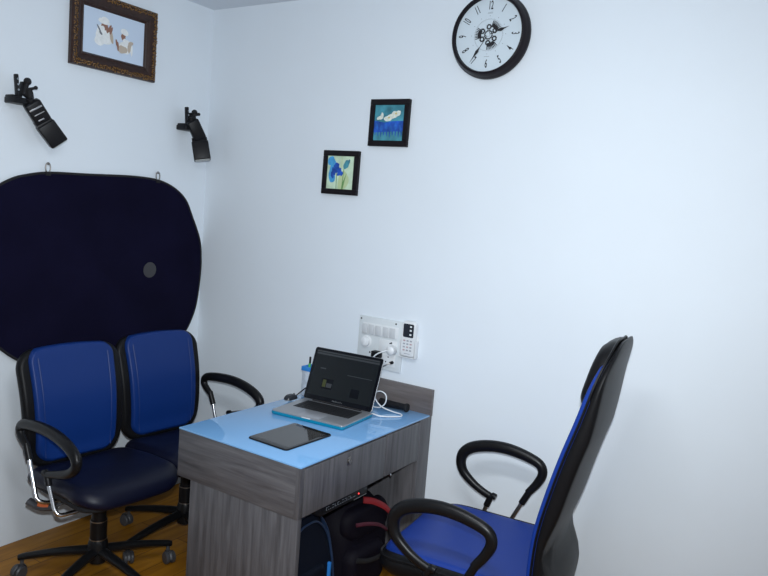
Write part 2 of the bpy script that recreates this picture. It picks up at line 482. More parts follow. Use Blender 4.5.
def exec_chair():
    t = thing('executive_chair', 'high-backed blue and black leather office chair with loop arms right of the desk', 'chair', (2.09, -.485, 0), math.radians(185))
    bm = bmesh.new()
    def sw(x, y, h):
        z = .430+h - .016*max(0, (x-.12)/.16)**2 + .012*(abs(y)/.27)**2
        return V((x+.025, y+.015, z))
    cushion(bm, rrect(.58, .60, [.12, .05, .05, .12]), .035, .05, .045, sw)
    link('seat', bm, M['leather'], t)
    bm = bmesh.new()
    cushion(bm, rrect(.575, .535, [.12, .04, .04, .12]), .030, 0, .028, lambda x, y, h: sw(x, y, .018+h), crown=.006)
    sc = link('seat_cushion', bm, M['blue2'], t)
    # back: shell, blue cushion, black headrest
    back = [(-.215, .36), (-.245, .45), (-.248, .56), (-.255, .66), (-.278, .78), (-.312, .92), (-.352, 1.06), (-.384, 1.19), (-.402, 1.27), (-.403, 1.315)]
    w, L = profile_warp(back)
    top = lambda q: max(0, min(1, (q-.18)/.22))
    hol = lambda a, l, h: w(a*(1-.30*max(0, l/L)**2), l, h if h > 0 else h*(1.0-.9*top(l/L)-.75*math.exp(-((l/L+.27)/.10)**2)+.5*max(0, -l/L-.28)*14)) + V((.30*(a*a) - .030, 0, 0))
    bm = bmesh.new()
    cushion(bm, rrect(.46, L, [.17, .17, .07, .07]), .020, .030, .026, hol)
    link('back_shell', bm, M['leather'], t)
    bm = bmesh.new()
    cushion(bm, rrect(.45, L-.055, [.155, .155, .06, .06]), .026, .0, .012, lambda a, l, h: hol(a, l-.016, h+.012))
    link('back_cushion', bm, M['blue2'], t)
    bm = bmesh.new()
    cushion(bm, rrect(.35, .25, [.12, .12, .07, .07]), .050, .0, .04, lambda a, l, h: hol(a, l+L/2-.130, h+.022))
    link('headrest', bm, M['leather'], t)
    bm = bmesh.new()
    tube(bm, [hol(p.x, p.y, .020) for p in rrect(.452, L-.008, [.166, .166, .066, .066])], .0045, 6, 0, closed=True)
    link('back_piping', bm, M['leather'], t)
    bm = bmesh.new()
    tube(bm, [sw(p.x, p.y, .018)+V((0, 0, .005)) for p in rrect(.578, .59, [.115, .045, .045, .115])], .0055, 6, 0, closed=True)
    link('seat_piping', bm, M['leather'], t)
    bm = bmesh.new()
    tube(bm, [(-.05, 0, .362), (-.2, 0, .352), (-.270, 0, .39), (-.278, 0, .46), (-.276, 0, .52)], .030, 10, 5, flat=.35)
    link('back_bracket', bm, M['pu'], t)
    bm = bmesh.new()
    box(bm, (-.13, -.10, .345), (.13, .10, .39), .008)
    link('tilt_mechanism', bm, M['pu'], t)
    for s in (-1, 1):
        armrest(t, s, s*.340, -.018 if s > 0 else .004, -.040 if s > 0 else -.015, .44, .14, shiny='steel', fn=exec_pts)
    star_base(t, 20, .31, seat_under=.35)
    return t
exec_chair()

# ------------------------------------------------------------------ laptop
la = math.radians(5)
lap = thing('laptop', 'open silver laptop with turquoise case and dark screen on the blue glass top', 'laptop', (1.25, -.531, .752), la)
W_, D_ = .367, .262
bm = bmesh.new(); cushion(bm, rrect(W_+.004, D_+.004, .014, n=5), .006, .008, .004, lambda x, y, h: V((x, y+D_/2, .0085+h)), rings=3)
link('case_shell', bm, M['teal'], lap)
bm = bmesh.new(); cushion(bm, rrect(W_, D_, .013, n=5), .003, .003, .002, lambda x, y, h: V((x, y+D_/2, .0165+h)), rings=3)
deck = link('base', bm, M['alu'], lap)
bm = bmesh.new(); box(bm, (-.145, .110, .0193), (.145, .232, .0203), .0004)
rows = [14, 14, 14, 13, 12]
for j in range(6):
    n = 14; y0 = .226-j*.0196-.0165
    for i in range(n):
        if j == 5 and 4 < i < 9: continue
        x0 = -.142+i*.0203
        box(bm, (x0, y0, .0203), (x0+.0180, y0+.0160 if j else y0+.012, .0215), mi=1)
    if j == 5: box(bm, (-.142+5*.0203, y0, .0203), (-.142+9*.0203-.0023, y0+.016, .0215), mi=1)
link('keyboard', bm, [M['dark'], M['key']], lap, smooth=False)
bm = bmesh.new(); box(bm, (-.055, .014, .0194), (.055, .094, .0200), .0002)
link('trackpad', bm, mat('trackpad', (.42, .43, .46), .4, metal=.5), lap)
bm = bmesh.new()
for x in (-.03,): box(bm, (-.022, -.0035, .0155), (.022, .002, .0185), .001)
link('lid_notch', bm, M['white'], lap)
hinge = T(0, D_-.012, .022) @ RX(math.radians(-20))
bm = bmesh.new()
LH = .248
cushion(bm, rrect(W_, LH, .012, n=5), .003, .0035, .002, lambda x, y, h: hinge @ V((x, h*-1+.0, y+LH/2)), rings=3)
lid = link('lid', bm, M['alu'], lap)
bm = bmesh.new()
cushion(bm, rrect(W_-.003, LH-.003, .011, n=5), .0008, 0, .0006, lambda x, y, h: hinge @ V((x, -.0030-h, y+LH/2)), rings=3)
link('screen_glass', bm, M['screen'], lid)
bm = bmesh.new()
def scr(x0, z0, x1, z1, e, mi): 
    t = bmesh.new(); box(t, (x0, -.0042-e, z0), (x1, -.0040, z1)); merge(bm, t, hinge, mi)
scr(-.168, .024, .168, .234, 0, 0)
scr(-.168, .216, .168, .224, .0002, 2)
scr(-.168, .228, .168, .234, .0002, 2)
scr(-.105, .060, -.045, .108, .0002, 1)
scr(-.078, .068, -.050, .088, .0004, 2)
scr(-.100, .068, -.082, .102, .0004, 3)
scr(-.13, .15, -.10, .155, .0002, 2)
scr(.02, .14, .15, .143, .0002, 2)
scr(.055, .045, .10, .085, .0002, 1)
link('display', bm, [M['shown'], M['screen'], mat('ui_grey', (.03, .035, .04), .1, emit=(.3, .3, .32), es=.03), mat('ui_olive', (.03, .035, .012), .1, emit=(.3, .35, .1), es=.05)], lid, smooth=False)
bm = bmesh.new()
text(bm, 'MacBook Pro', .010, hinge @ T(0, -.0041, .0125) @ RX(PI/2), ext=.0002)
link('lid_lettering', bm, mat('letter_grey', (.12, .125, .13), .4), lid, smooth=False)
bm = bmesh.new(); tube(bm, [(-.13, D_-.012, .0215), (.13, D_-.012, .0215)], .006, 10, 0)
link('hinge', bm, M['dark'], lap)

# ------------------------------------------------------------------ tablet
tb = thing('tablet', 'black tablet computer lying face up on the blue desk top near its front edge', 'tablet', (1.335, -.73, .752), math.radians(-2.0))
TW, TL = .205, .275
bm = bmesh.new(); cushion(bm, rrect(TW, TL, .014, n=6), .0032, .0032, .003, lambda x, y, h: V((x, y, .0033+h)), rings=3)
link('body', bm, M['plastic'], tb)
bm = bmesh.new(); cushion(bm, rrect(TW-.004, TL-.004, .012, n=6), .0006, .0, .0006, lambda x, y, h: V((x, y, .0064+h)), rings=3)
g = link('cover_glass', bm, M['tab'], tb)
bm = bmesh.new(); box(bm, (-TW/2+.012, -TL/2+.026, .0068), (TW/2-.012, TL/2-.026, .00715))
link('display', bm, mat('tablet_display', (.055, .053, .052), .06, spec=.7), g, smooth=False)
bm = bmesh.new(); lathe(bm, [(.0075, 0), (.0075, .0003), (.0066, .0003), (.0066, 0)], T(0, -TL/2+.0135, .0068), 20)
link('home_button', bm, M['caster'], g)

# ------------------------------------------------------------------ small things on the desk
ZT = .752
ms = thing('computer_mouse', 'small dark mouse with black cord at the left edge of the desk beside the laptop', 'mouse', (.975, -.305, ZT), math.radians(0))
bm = bmesh.new(); cushion(bm, rrect(.042, .078, .0205, n=8), .016, .001, .019, lambda x, y, h: V((x, y, .0025+h+(.004 if h > 0 else 0)*max(0, 1-abs(y)/.039))), crown=.003, rings=5)
link('mouse_shell', bm, mat('mouse_grey', (.022, .024, .030), .3), ms)
bm = bmesh.new(); lathe(bm, [(.005, -.002), (.006, 0), (.005, .002)], T(0, .022, .0205) @ RY(PI/2), 14)
link('scroll_wheel', bm, M['caster'], ms)
bm = bmesh.new(); tube(bm, [(0, .037, .010), (.008, .050, .022), (.028, .068, .046), (.048, .078, .058), (.075, .092, .045), (.11, .10, .010)], .0032, 8, 6)
link('mouse_cord', bm, M['plastic'], ms)

pc = thing('pen_cup', 'pale pen cup with blue rim half hidden behind the laptop lid', 'pen cup', (.992, -.180, ZT+.0005))
bm = bmesh.new()
box(bm, (-.033, -.033, 0), (.033, .033, .128), .004)
link('cup_body', bm, M['cup'], pc)
bm = bmesh.new()
for a, b in (((-.036, -.036), (.036, -.030)), ((-.036, .030), (.036, .036)), ((-.036, -.030), (-.030, .030)), ((.030, -.030), (.036, .030))):
    box(bm, (a[0], a[1], .124), (b[0], b[1], .145), .001)
box(bm, (-.032, -.032, .1275), (.032, .032, .130))
link('cup_rim', bm, M['cupblue'], pc)
pens = [('plastic', 'black pen with a rounded cap standing in the pen cup', (-.014, .000), (.000, .001), .188, .0050),
        ('green', 'green pen sunk low in the pen cup', (-.006, -.012), (.002, -.002), .158, .0060)]
for m, lb, (x, y), (tx, ty), h, r in pens:
    bm = bmesh.new(); tube(bm, [(0, 0, 0), (tx*.9, ty*.9, h-.130-.012), (tx, ty, h-.130)], r, 10, 0)
    p = link('pen', bm, M[m], None); p.location = (.992+x, -.180+y, ZT+.1308)
    tag(p, lb, 'pen', 'pens in the cup')

bm = bmesh.new()
tube(bm, [(1.335, -.080, ZT+.023), (1.39, -.074, ZT+.022), (1.455, -.068, ZT+.0215), (1.478, -.066, ZT+.021)], .018, 14, 4, flat=1.0, up=(0, 0, 1), rads=[.020, .017, .0155, .018])
a = link('adapter_body', bm, M['plastic'])
ad = thing('cable_adapter', 'black elongated cable adapter lying against the back ledge right of the laptop', 'adapter', (1.40, -.07, ZT))
a.parent = ad; a.location = (-1.40, .07, -ZT)
bm = bmesh.new(); lathe(bm, [(.0185, 0), (.020, .002), (.020, .010), (.0185, .012)], T(1.4675-1.40, .004, .0212) @ RY(PI/2), 18)
link('end_collar', bm, M['matte'], ad)

# ------------------------------------------------------------------ switchboard and things plugged in
sb = thing('switchboard', 'pale wall switchboard with rockers, dimmer and sockets above the desk ledge', 'switchboard', (1.262, 0, 1.035))
def sp(x, z): return (x-1.262, z-1.035)
bm = bmesh.new(); box(bm, (-.127, -.012, -.123), (.127, -.0005, .123), .004)
link('cover_plate', bm, M['plate'], sb)
bm = bmesh.new()
box(bm, (-.102, -.0145, .036), (.102, -.0115, .092), .001)
link('switch_frame', bm, M['white'], sb)
for i in range(5):
    x = -.084+i*.038+(.006 if i > 2 else 0)
    bm = bmesh.new(); box(bm, (x-.0155, -.0185, .040), (x+.0155, -.0135, .088), .0025, T(0, -.004, 0) @ RX(.05))
    link('rocker_switch', bm, M['rocker'], sb)
bm = bmesh.new(); lathe(bm, [(.030, 0), (.030, .004), (.024, .005), (.022, .018), (.018, .020), (.0001, .020)], T(-.075, -.012, 0) @ RX(PI/2), 28)
box(bm, (-.079, -.038, -.018), (-.071, -.030, .018), .001)
link('dimmer_knob', bm, M['white'], sb)
for cx, cz, w in ((.050, -.005, .10), (.045, -.072, .10)):
    bm = bmesh.new(); box(bm, (cx-w/2, -.0150, cz-.030), (cx+w/2, -.0115, cz+.030), .0015)
    s = link('socket', bm, M['white'], sb)
    bm = bmesh.new()
    for dx, dz in ((0, .016), (-.012, -.008), (.012, -.008)): lathe(bm, [(.0035, 0), (.0035, .0006)], T(cx+dx+.012, -.0150, cz+dz) @ RX(PI/2), 10)
    link('socket_holes', bm, M['ink'], s)
bm = bmesh.new(); 
for x, z in ((-.052, -.051), (.069, .014), (.085, .108), (-.115, .108), (-.115, -.108)):
    bm = bmesh.new(); lathe(bm, [(.0045, 0), (.0035, .002)], T(x, -.012-(.003 if z == .014 else 0), z) @ RX(PI/2), 10); link('screw', bm, M['ink'], sb)

bm = bmesh.new()
lathe(bm, [(.022, 0), (.024, .006), (.021, .030), (.012, .038), (.0001, .039)], T(1.345, -.015, 1.018) @ RX(PI/2), 24)
pl = link('plug_body', bm, M['white'])
wp = thing('charger_plug', 'white round plug in the wall switchboard with a white cable behind the laptop', 'plug', (1.345, -.015, 1.018))
pl.parent = wp; pl.location = (-1.345, .015, -1.018)
bm = bmesh.new()
o = V((1.345, -.015, 1.018))
tube(bm, [V(p)-o for p in [(1.335, -.052, 1.018), (1.305, -.070, 1.005), (1.278, -.072, .985), (1.262, -.065, .955), (1.255, -.060, .90), (1.245, -.065, .83), (1.235, -.075, .775), (1.22, -.10, .7575), (1.18, -.12, .7565)]], .0033, 8, 7)
link('charger_cable', bm, M['white'], wp)
bm = bmesh.new()
tube(bm, [(1.392, -.235, ZT+.010), (1.44, -.225, ZT+.005), (1.495, -.165, ZT+.004), (1.485, -.13, ZT+.0045), (1.43, -.125, ZT+.006), (1.375, -.130, ZT+.018), (1.345, -.14, ZT+.05), (1.345, -.14, ZT+.08), (1.37, -.135, ZT+.09), (1.395, -.13, ZT+.075), (1.395, -.13, ZT+.040), (1.37, -.13, ZT+.014), (1.33, -.125, ZT+.006), (1.26, -.12, ZT+.004)], .0030, 8, 7)
wc = link('white_cable', bm, M['white'])
tag(wc, 'white cable looping over the blue desk top beside the right edge of the laptop', 'cable')

bm = bmesh.new(); box(bm, (-.030, -.034, -.016), (.018, 0, .016), .005)
bpg = thing('black_plug', 'black plug in the switchboard just above the laptop lid', 'plug', (1.268, -.0125, .985))
link('plug_body', bm, M['plastic'], bpg)
bm = bmesh.new(); tube(bm, [(.018, -.022, .008), (.025, -.03, .0), (.024, -.034, -.03), (.010, -.036, -.06), (.0, -.036, -.11)], .0035, 8, 6)
link('plug_cord', bm, M['plastic'], bpg)
jk = thing('jack_plug', 'thin black cord plugged low on the switchboard right of the laptop lid', 'cord', (1.345, -.0125, .957))
bm = bmesh.new(); lathe(bm, [(.008, 0), (.008, .008), (.006, .02), (.003, .024)], RX(PI/2), 14)
link('plug_body', bm, M['plastic'], jk)
bm = bmesh.new(); tube(bm, [(0, -.022, 0), (-.018, -.034, -.012), (-.045, -.038, -.035), (-.058, -.04, -.075), (-.066, -.04, -.13), (-.07, -.04, -.17)], .0028, 8, 6)
link('plug_cord', bm, M['steel'], jk)

# remote in its wall holder
rh = thing('remote_holder', 'clear white wall holder gripping the air conditioner remote right of the switchboard', 'holder', (1.428, 0, 1.05))
bm = bmesh.new()
box(bm, (-.043, -.004, -.052), (.043, -.0005, .050), .001)
for s in (-1, 1): box(bm, (s*.043-.0015, -.030, -.052), (s*.043+.0015, -.001, .030), .001)
box(bm, (-.043, -.030, -.054), (.043, -.001, -.051), .001)
link('holder_shell', bm, M['white'], rh)
rm = thing('remote_control', 'white air conditioner remote with dark display held on the back wall', 'remote control', (1.426, -.006, 1.085))
bm = bmesh.new(); cushion(bm, rrect(.074, .170, [.018, .018, .012, .012], n=6), .020, .0, .006, lambda x, y, h: V((x, -h, y)), rings=3)
body = link('remote_body', bm, M['white'], rm)
bm = bmesh.new(); cushion(bm, rrect(.056, .064, .006, n=4), .0015, 0, .001, lambda x, y, h: V((x, -.0200-h, y+.040)), rings=3)
dsp = link('display', bm, M['lcd'], rm)
bm = bmesh.new()
for x, z in ((.013, .060), (.013, .042), (.013, .022)): box(bm, (x-.005, -.0222, z-.004), (x+.005, -.0214, z+.004))
link('display_icon', bm, M['white'], dsp)
bm = bmesh.new()
for j in range(4):
    for i in range(3):
        x = -.018+i*.018; z = -.008-j*.015
        box(bm, (x-.0055, -.0222, z-.0035), (x+.0055, -.0195, z+.0035), .001, mi=(1 if (i+j) % 3 == 0 else 0))
box(bm, (-.016, -.0206, -.071), (.016, -.0199, -.068))
link('remote_buttons', bm, [mat('button_grey', (.36, .38, .42), .5), mat('button_pink', (.48, .34, .36), .5)], rm)

# ------------------------------------------------------------------ wall clock
CX, CZ = 1.705, 2.450
ck = thing('wall_clock', 'round wall clock with thick dark rim and skeleton gear centre, high on the back wall', 'clock', (CX, 0, CZ))
F = RX(PI/2)                                                       # local z -> world -y
bm = bmesh.new()
lathe(bm, [(.150, .001), (.176, .001), (.181, .012), (.180, .026), (.176, .032), (.174, .040), (.170, .050), (.165, .058), (.158, .060), (.1545, .054), (.153, .036), (.150, .001)], F, 72, caps=False)
link('clock_rim', bm, M['clockrim'], ck)
bm = bmesh.new(); lathe(bm, [(.1535, .002), (.1535, .040), (.0001, .040)], F, 64)
link('dial', bm, M['dial'], ck)
bm = bmesh.new()
for k in range(1, 13):
    a = -2*PI*k/12
    bm = bmesh.new(); text(bm, str(k), .050, F @ RZ(a) @ T(0, .121, .0404) @ RZ(PI if 4 <= k <= 8 else 0), sx=.46, off=.0006); link('numeral', bm, M['ink'], ck, smooth=False)
bm = bmesh.new()
for k in range(12):
    lathe(bm, [(.0017, 0), (.0017, .0006)], F @ RZ(k*PI/6) @ T(0, .079, .0402), 8)
for k in range(60):
    box(bm, (-.0004, .066, .0402), (.0004, .0685, .0408), 0, F @ RZ(k*PI/30))
lathe(bm, [(.0645, .0402), (.0645, .0408), (.0652, .0408), (.0652, .0402)], F, 48, caps=False)
box(bm, (-.012, .089, .0402), (.012, .0905, .0408), 0, F); box(bm, (-.010, .093, .0402), (.010, .0938, .0408), 0, F)
box(bm, (-.012, -.0905, .0402), (.012, -.089, .0408), 0, F)
link('minute_track', bm, M['greyink'], ck, smooth=False)
def gear(bm, cx, cy, r0, r1, teeth, z, a0=0, a1=2*PI, mi=0):
    n = teeth*2; 
    for k in range(teeth):
        a = a0+(a1-a0)*k/teeth; da = (a1-a0)/teeth
        t = bmesh.new()
        pts = [(r0, a), (r1*.88, a), (r1*.88, a+da*.25), (r1, a+da*.3), (r1, a+da*.7), (r1*.88, a+da*.75), (r1*.88, a+da), (r0, a+da)]
        lo = [t.verts.new((cx+r*math.cos(q), cy+r*math.sin(q), z)) for r, q in pts]
        hi = [t.verts.new((cx+r*math.cos(q), cy+r*math.sin(q), z+.0012)) for r, q in pts]
        t.faces.new(hi); t.faces.new(lo[::-1])
        for i in range(8): t.faces.new((lo[i], lo[(i+1) % 8], hi[(i+1) % 8], hi[i]))
        merge(bm, t, F, mi)
def gearpart(*a, **k):
    bm = bmesh.new(); gear(bm, *a, **k); link('gear_wheel', bm, M['ink'], ck, smooth=False)
gearpart(0, 0, .015, .021, 12, .0405)
for q in (30, 90, 150, 210, 270, 330):
    gearpart(.033*math.cos(math.radians(q)), .033*math.sin(math.radians(q)), .0060, .0125, 8, .0408)
for q in (48, 172, 290):
    a = math.radians(q)
    bm = bmesh.new()
    gear(bm, 0, 0, .034, .050, 7, .0404, a-.42, a+.42)
    for k in range(8):
        box(bm, (.043, -.0017, .0405), (.062, .0017, .0412), 0, F @ RZ(a-.40+.8*k/7))
    link('gear_comb', bm, M['ink'], ck, smooth=False)
def hand(name, ang, L, w, z, tail):
    bm = bmesh.new(); t = bmesh.new()
    out = [(-w*.3, -tail), (-w*.3, L*.45), (-w*1.6, L*.60), (-w*.5, L*.78), (0, L), (w*.5, L*.78), (w*1.6, L*.60), (w*.3, L*.45), (w*.3, -tail)]
    lo = [t.verts.new((x, y, z)) for x, y in out]; hi = [t.verts.new((x, y, z+.001)) for x, y in out]
    t.faces.new(hi); t.faces.new(lo[::-1])
    for i in range(9): t.faces.new((lo[i], lo[(i+1) % 9], hi[(i+1) % 9], hi[i]))
    merge(bm, t, F @ RZ(-math.radians(ang)))
    link(name, bm, M['ink'], ck, smooth=False)
hand('hour_hand', 72, .098, .0048, .043, .015)
hand('minute_hand', 214, .138, .0042, .0445, .02)
bm = bmesh.new(); lathe(bm, [(.008, .040), (.008, .046), (.003, .047)], F, 20); link('hub_cap', bm, M['dial'], ck)

# ------------------------------------------------------------------ small flower pictures
PC = [0]
def poly(bm, pts, h, mi, Mx, raw=False):
    PC[0] += 1; h = h if raw else h*.4+(PC[0] % 90)*.00004
    """flat printed shape of pts in local xy, h above the sheet"""
    t = bmesh.new(); t.faces.new([t.verts.new((x, y, h)) for x, y in pts]); merge(bm, t, Mx, mi)
def blob(cx, cy, rx, ry, rot=0, n=18, wob=.12, seed=0):
    r = random.Random(seed+int(cx*1e4)+int(cy*1e3)); ph = [r.random()*6 for _ in range(3)]
    o = []
    for k in range(n):
        a = 2*PI*k/n; q = 1+wob*(math.sin(2*a+ph[0])+math.sin(3*a+ph[1])*.7+math.sin(5*a+ph[2])*.4)
        x, y = rx*q*math.cos(a), ry*q*math.sin(a)
        o.append((cx+x*math.cos(rot)-y*math.sin(rot), cy+x*math.sin(rot)+y*math.cos(rot)))
    return o
def picture(label, cx, cz, w, h, art, mats, tilt=0):
    t = thing('flower_picture', label, 'picture', (cx, 0, cz), 0, 'small square flower pictures')
    Rt = RY(tilt)
    bm = bmesh.new(); fw = .027; d = .022
    t2 = bmesh.new()
    box(t2, (-w/2, -d, h/2-fw), (w/2, -.001, h/2), .0025); box(t2, (-w/2, -d, -h/2), (w/2, -.001, -h/2+fw), .0025)
    box(t2, (-w/2, -d, -h/2+fw), (-w/2+fw, -.001, h/2-fw), .0025); box(t2, (w/2-fw, -d, -h/2+fw), (w/2, -.001, h/2-fw), .0025)
    merge(bm, t2, Rt)
    link('frame', bm, M['pframe'], t)
    bm = bmesh.new(); box(bm, (-w/2+fw, -d+.006, -h/2+fw), (w/2-fw, -.002, h/2-fw), 0, Rt)
    PC[0] = 0
    art(bm, Rt @ T(0, -d+.006, 0) @ RX(PI/2), w/2-fw, h/2-fw)
    link('artwork', bm, mats, t, smooth=False)
def art1(bm, Mx, a, b):
    S = lambda pts: [(max(-a, min(a, x)), max(-b, min(b, y))) for x, y in pts]
    poly(bm, [(-a, -b*.55), (a, -b*.45), (a, b*.12), (a*.3, b*.10), (-a*.3, b*.02), (-a, b*.12)], .0003, 1, Mx)
    for i in range(10):
        x = -a+2*a*(i+.5)/10; poly(bm, S([(x-.004, -b*.4), (x+.004, -b*.4), (x+.002, -b*(.7+.25*((i*7) % 3)/3)), (x-.002, -b*.7)]), .0004, 1, Mx)
    for i in range(6):
        x = -a*.8+i*a*.32; poly(bm, blob(x, -b*(.2+.12*(i % 2)), .007, .016, .2, seed=i), .0006, 2, Mx)
    for x, y, rx, ry in ((-.052, .022, .016, .009), (-.040, .034, .008, .013), (-.003, .022, .022, .016), (.010, .028, .014, .012), (.036, .040, .022, .017), (.050, .046, .012, .010), (.024, .030, .012, .009)):
        poly(bm, S(blob(x, y, rx, ry, .3, wob=.16)), .0009, 3, Mx)
    for x, y in ((-.001, .024), (.037, .043)): poly(bm, blob(x, y, .006, .004, 0), .0012, 4, Mx)
def art2(bm, Mx, a, b):
    S = lambda pts: [(max(-a, min(a, x)), max(-b, min(b, y))) for x, y in pts]
    poly(bm, S(blob(-.055, .052, .024, .026, 0)), .0003, 1, Mx)
    poly(bm, S(blob(-.05, -.01, .022, .04, 0)), .0004, 1, Mx)
    poly(bm, S(blob(.02, -.04, .03, .05, 0)), .0003, 5, Mx)
    for x0, x1 in ((-.022, -.020), (.022, .014)):
        poly(bm, [(x0-.002, .03), (x0+.002, .03), (x1+.003, -b), (x1-.001, -b)], .0006, 4, Mx)
    poly(bm, [(.014, -b), (.018, -b*.6), (.040, .0), (.032, -b*.4), (.022, -b)], .0007, 4, Mx)
    poly(bm, [(.004, b), (.008, b), (.010, .02), (.006, .02)], .0005, 5, Mx)
    for x, y, rx, ry, q in ((-.024, .020, .020, .020, 0), (-.040, .004, .010, .022, .5), (-.005, .002, .012, .020, -.6), (-.022, .036, .012, .014, 0), (-.048, -.014, .009, .016, .2), (.008, -.004, .009, .013, -.3)):
        poly(bm, S(blob(x, y, rx, ry, q, wob=.15)), .0009, 2, Mx)
    for x, y, rx, ry, q in ((.034, .040, .016, .022, -.3), (.044, .048, .009, .020, -.4)):
        poly(bm, S(blob(x, y, rx, ry, q, wob=.1)), .0009, 3, Mx)
picture('black-framed picture of white flowers over blue, the upper right of the two', 1.2195, 2.0845, .217, .219, art1,
        [M['a_teal'], M['a_blue'], mat('art_mid_blue', (.018, .12, .48), .5, var=.4, vscale=30), M['a_white'], M['a_yel']], math.radians(.3))
picture('black-framed picture of two blue flowers on pale green, the lower left of the two', .9570, 1.8425, .215, .215, art2,
        [M['a_pale'], M['a_sky'], M['a_blue'], M['a_teal'], M['a_green'], M['a_lime']], math.radians(.3))

# ------------------------------------------------------------------ ornate photo frame on the left wall
gf = thing('photo_frame', 'ornate brown and gold framed photo of two white-robed men, high on the left wall', 'picture frame', (0, -.634, 2.403))
GW, GH, gw = .475, .345, .068
G = frame((0, 0, 0), (0, 1, 0), (0, 0, 1), (1, 0, 0))             # local x -> +y, y -> up, z -> out of the wall
def mitred(bm, W, Hh, prof):
    """picture-frame moulding: prof = (inset from the outer edge, height)"""
    t = bmesh.new(); R = []
    for ins, h in prof:
        R.append([t.verts.new((sx*(W/2-ins), sy*(Hh/2-ins), h)) for sx, sy in ((-1, -1), (1, -1), (1, 1), (-1, 1))])
    for a, b in zip(R, R[1:]):
        for k in range(4): t.faces.new((a[k], a[(k+1) % 4], b[(k+1) % 4], b[k]))
    merge(bm, t, G)
bm = bmesh.new()
mitred(bm, GW, GH, [(0, .001), (0, .020), (.006, .030), (.016, .034), (.026, .028), (.034, .026), (.044, .020), (.054, .016), (.062, .017), (.068, .010), (.068, .001), (0, .001)])
fr = link('frame', bm, M['gframe'], gf, ang=25)
bm = bmesh.new(); rnd = random.Random(3)
def run(x0, y0, x1, y1, n, r):
    for k in range(n):
        f = (k+.5)/n; a = rnd.uniform(0, 3)
        t = bmesh.new(); bmesh.ops.create_icosphere(t, subdivisions=1, radius=1)
        t.transform(T(x0+(x1-x0)*f+rnd.uniform(-.003, .003), y0+(y1-y0)*f+rnd.uniform(-.004, .004), .030) @ RZ(a) @ Matrix.Diagonal((r*1.6, r*.6, .0065, 1)))
        merge(bm, t, G)
for off in (.011, .021):
    i = off; X, Y = GW/2-i, GH/2-i
    run(-X, -Y, X, -Y, 44, .0048); run(X, -Y, X, Y, 32, .0048); run(X, Y, -X, Y, 44, .0048); run(-X, Y, -X, -Y, 32, .0040)
link('gold_leaf_relief', bm, M['gold'], fr)
bm = bmesh.new()
mitred(bm, GW-.112, GH-.112, [(0, .0165), (.003, .019), (.006, .0165)])
link('inner_bead', bm, M['gframe'], fr)
bm = bmesh.new(); a, b = GW/2-.067, GH/2-.067
box(bm, (-a, -b, .004), (a, b, .0095), 0, G)
cnt = [0]
def pb(pts, h, mi):
    cnt[0] += 1; poly(bm, pts, .0095+h*.5+cnt[0]*.00006, mi, G, True)
S = lambda x, y, rx, ry, q=0, h=.0003, mi=1, wob=.1: pb(blob(x, y, rx, ry, q, wob=wob), h, mi)
# left figure: white turban, bent head, raised hand, robe
S(-.062, .000, .040, .045, .2, .0003, 1); S(-.082, -.030, .030, .028, 0, .0003, 1); S(-.040, -.020, .030, .026, .4, .0003, 1)
S(-.058, .036, .022, .018, -.3, .0008, 2); S(-.062, .056, .034, .012, -.15, .0010, 1, .06); S(-.055, .066, .022, .011, -.1, .0012, 1, .06)
S(-.072, .020, .014, .016, .5, .0009, 1)
S(-.088, .018, .004, .022, .6, .0011, 3, .05); S(-.078, .000, .005, .012, .8, .0011, 3, .05)
S(-.030, .030, .008, .018, -.4, .0010, 2); S(-.022, .022, .006, .020, -.3, .0011, 2); S(-.042, .018, .008, .010, 0, .0010, 2)
S(-.018, -.008, .010, .026, .2, .0007, 4)
# right figure: turban, face, praying hands, shawl
S(.062, -.035, .036, .034, 0, .0004, 1); S(.045, -.050, .026, .020, .1, .0004, 4); S(.085, -.030, .010, .030, -.1, .0007, 4); S(.098, -.045, .007, .024, 0, .0006, 1)
S(.048, .012, .014, .018, 0, .0009, 2); S(.054, .034, .021, .016, -.2, .0010, 1, .06); S(.055, -.004, .010, .008, 0, .0010, 1)
S(.012, -.028, .006, .020, .3, .0011, 2); S(.018, -.040, .006, .020, .1, .0012, 2)
S(.094, -.010, .012, .008, -.3, .0009, 4)
link('photo_print', bm, [M['photo'], M['robe'], M['skin'], M['beard'], M['beige']], gf, smooth=False)

